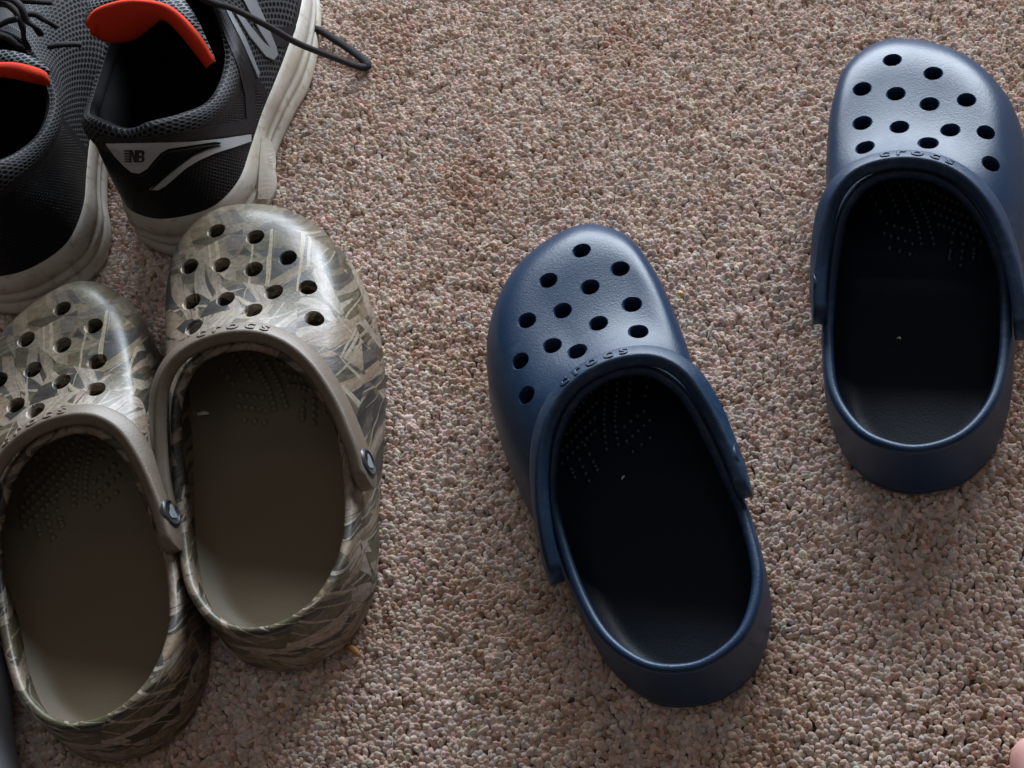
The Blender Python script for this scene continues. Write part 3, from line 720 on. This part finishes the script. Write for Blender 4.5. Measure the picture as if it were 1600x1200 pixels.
# ------------------------------------------------------------------ bare toes at the lower right corner, cloth at the lower left
def skin_person():
    V = [(.092, .060, .040), (.094, .120, .042), (.094, .180, .040), (.090, .225, .028), (.078, .262, .020), (.072, .288, .0165), (.0715, .303, .0155)]
    R = [.034, .034, .036, .026, .0175, .0165, .0125]; E = [(0, 1), (1, 2), (2, 3), (3, 4), (4, 5), (5, 6)]
    for x0, x1, x2, y1, y2, r in ((.098, .101, .102, .272, .300, .0085), (.112, .118, .1195, .264, .291, .008), (.124, .132, .1345, .254, .279, .0076), (.133, .144, .147, .240, .262, .0076)):
        b = len(V); V += [(x0, .236, .022), (x1, y1, .016), (x2, y2, .010)]; R += [.0105, r, r*.9]; E += [(3, b), (b, b+1), (b+1, b+2)]
    b = len(V); V += [(.094, .050, .10), (.096, .030, .24)]; R += [.036, .042]; E += [(0, b), (b, b+1)]
    m = bpy.data.meshes.new('person'); m.from_pydata(V, E, []); o = bpy.data.objects.new('person', m); COL.objects.link(o)
    md = o.modifiers.new('skin', 'SKIN'); md.use_smooth_shade = True
    for sv, r in zip(m.skin_vertices[0].data, R): sv.radius = (r, r*.9)
    m.skin_vertices[0].data[0].use_root = True
    s = o.modifiers.new('sub', 'SUBSURF'); s.levels = s.render_levels = 3
    dg = bpy.context.evaluated_depsgraph_get(); nm = bpy.data.meshes.new_from_object(o.evaluated_get(dg)); o.modifiers.clear(); o.data = nm; nm.name = 'person'
    t = NT('pale_skin'); v = t.coords(); n = t.noise(v, 60, 4)
    c = t.mix(n.outputs[0], (.62, .37, .32), (.50, .25, .23)); t.bump(t.noise(v, 600, 2).outputs[0], .2, .0004); t.set(c, .5, .4)
    t.b.inputs['Subsurface Weight'].default_value = .15; t.b.inputs['Subsurface Radius'].default_value = (.006, .002, .001)
    nm.materials.append(t.m); nm.shade_smooth()
    o.location = (-.0045, 0, 0)
    tag(o, 'bare foot of a person, only its pale pink big toe at bottom right corner', 'person')
skin_person()

def cloth():
    t = NT('faded_navy_cotton'); v = t.coords(); n = t.noise(v, 12, 4); f = t.noise(v, 700, 2)
    c = t.mix(n.outputs[0], (.17, .20, .27), (.34, .35, .37)); t.bump(f.outputs[0], .4, .0005); t.set(c, .85, .2)
    K, S = 26, 40; loops = []
    for k in range(K):
        f_ = k/(K-1); y = .24+.20*f_; e = math.sqrt(max(.02, 1-abs(2*f_-1)**3.5)); cx = -.434-.062*f_+.004*math.sin(9*f_)
        loops.append([(cx+.048*e*math.cos(w)*(1+.05*math.sin(3*w+6*f_)), y, .024+.026*e*math.sin(w)*(1+.12*math.sin(5*w+4*f_)+.06*math.sin(2*w-9*f_))) for w in np.linspace(0, 2*math.pi, S, endpoint=False)])
    V, F = loops_mesh([np.array(l) for l in loops], np.mean(loops[0], 0), np.mean(loops[-1], 0), flip=True)
    o = obj('folded_cloth', mesh_of('folded_cloth', V, F), t.m)
    tag(o, 'folded faded blue cloth cut off by the bottom left corner', 'cloth')
cloth()

# ------------------------------------------------------------------ crumbs and lint
M_AMBER = simple('dry_leaf', (.34, .16, .055), .6, .4); M_PALE = simple('pale_lint', (.62, .58, .52), .8, .2); M_YELLOW = simple('yellow_crumb', (.36, .26, .09), .6, .3); M_DKCRUMB = simple('dark_crumb', (.03, .02, .018), .7, .3)
def bit(name, p0, p1, r, mat, label, cat):
    a, b = pixel_point(*p0), pixel_point(*p1); m = (a+b)/2+Vector((.0006, .0004, .0006))
    o = tube(name, [tuple(a), tuple(m), tuple(b)], [r*.4, r, r*1.1, r*.5], mat, None, 7, 9, .55); tag(o, label, cat)
bit('dry_leaf_fragment', (536, 1008, .003), (562, 1024, .003), .0018, M_AMBER, 'amber dry leaf fragment on carpet beside the camouflage clog heel', 'leaf fragment')
bit('yellow_crumb', (1058, 458, .003), (1066, 462, .003), .0014, M_YELLOW, 'tiny yellow crumb on carpet right of the middle navy clog', 'crumb')
bit('dark_crumb', (888, 1098, .003), (897, 1092, .003), .0014, M_DKCRUMB, 'tiny dark crumb on carpet below left of the middle navy clog heel', 'crumb')
bit('lint', (304, 649, .033), (326, 646, .033), .0013, M_PALE, 'short white lint fibre inside the camouflage clog', 'lint')
bit('lint', (971, 749, .0315), (975, 744, .0315), .0005, M_PALE, 'white speck of lint inside the middle navy clog', 'lint')
bit('lint', (1401, 529, .0315), (1407, 530, .0315), .0005, M_PALE, 'white speck of lint inside the far right navy clog', 'lint')
bit('twig_fibre', (738, 17, .004), (776, 24, .004), .0006, M_DKCRUMB, 'thin dark fibre on carpet at the top edge of the picture', 'fibre')

def fibres():
    r_ = np.random.default_rng(5); V, F = [], []
    for _ in range(900):
        x, y = r_.uniform(-.60, .18), r_.uniform(.28, .98); a = r_.uniform(0, 6.28); L = r_.uniform(.004, .013); cur = r_.normal(0, 90); b = len(V); q = r_.uniform(.00007, .00014); n = 6
        for k in range(n):
            z = .0018+.0012*math.sin(k/(n-1)*math.pi)+r_.normal(0, .0003)
            for w in range(3): V.append((x+q*math.cos(w*2.1)*math.sin(a), y+q*math.cos(w*2.1)*-math.cos(a), z+q*math.sin(w*2.1)))
            a += cur*L/n; x += math.cos(a)*L/n; y += math.sin(a)*L/n
        for k in range(n-1):
            for w in range(3): F.append((b+3*k+w, b+3*k+(w+1) % 3, b+3*k+3+(w+1) % 3, b+3*k+3+w))
    o = obj('loose_fibres', mesh_of('loose_fibres', V, F), simple('pale_fibre', (.60, .53, .46), .7, .3, 900, .1, .35)); o['kind'] = 'stuff'; o['label'] = 'loose pale fibres and fuzz lying on the carpet pile'; o['category'] = 'fuzz'
fibres()
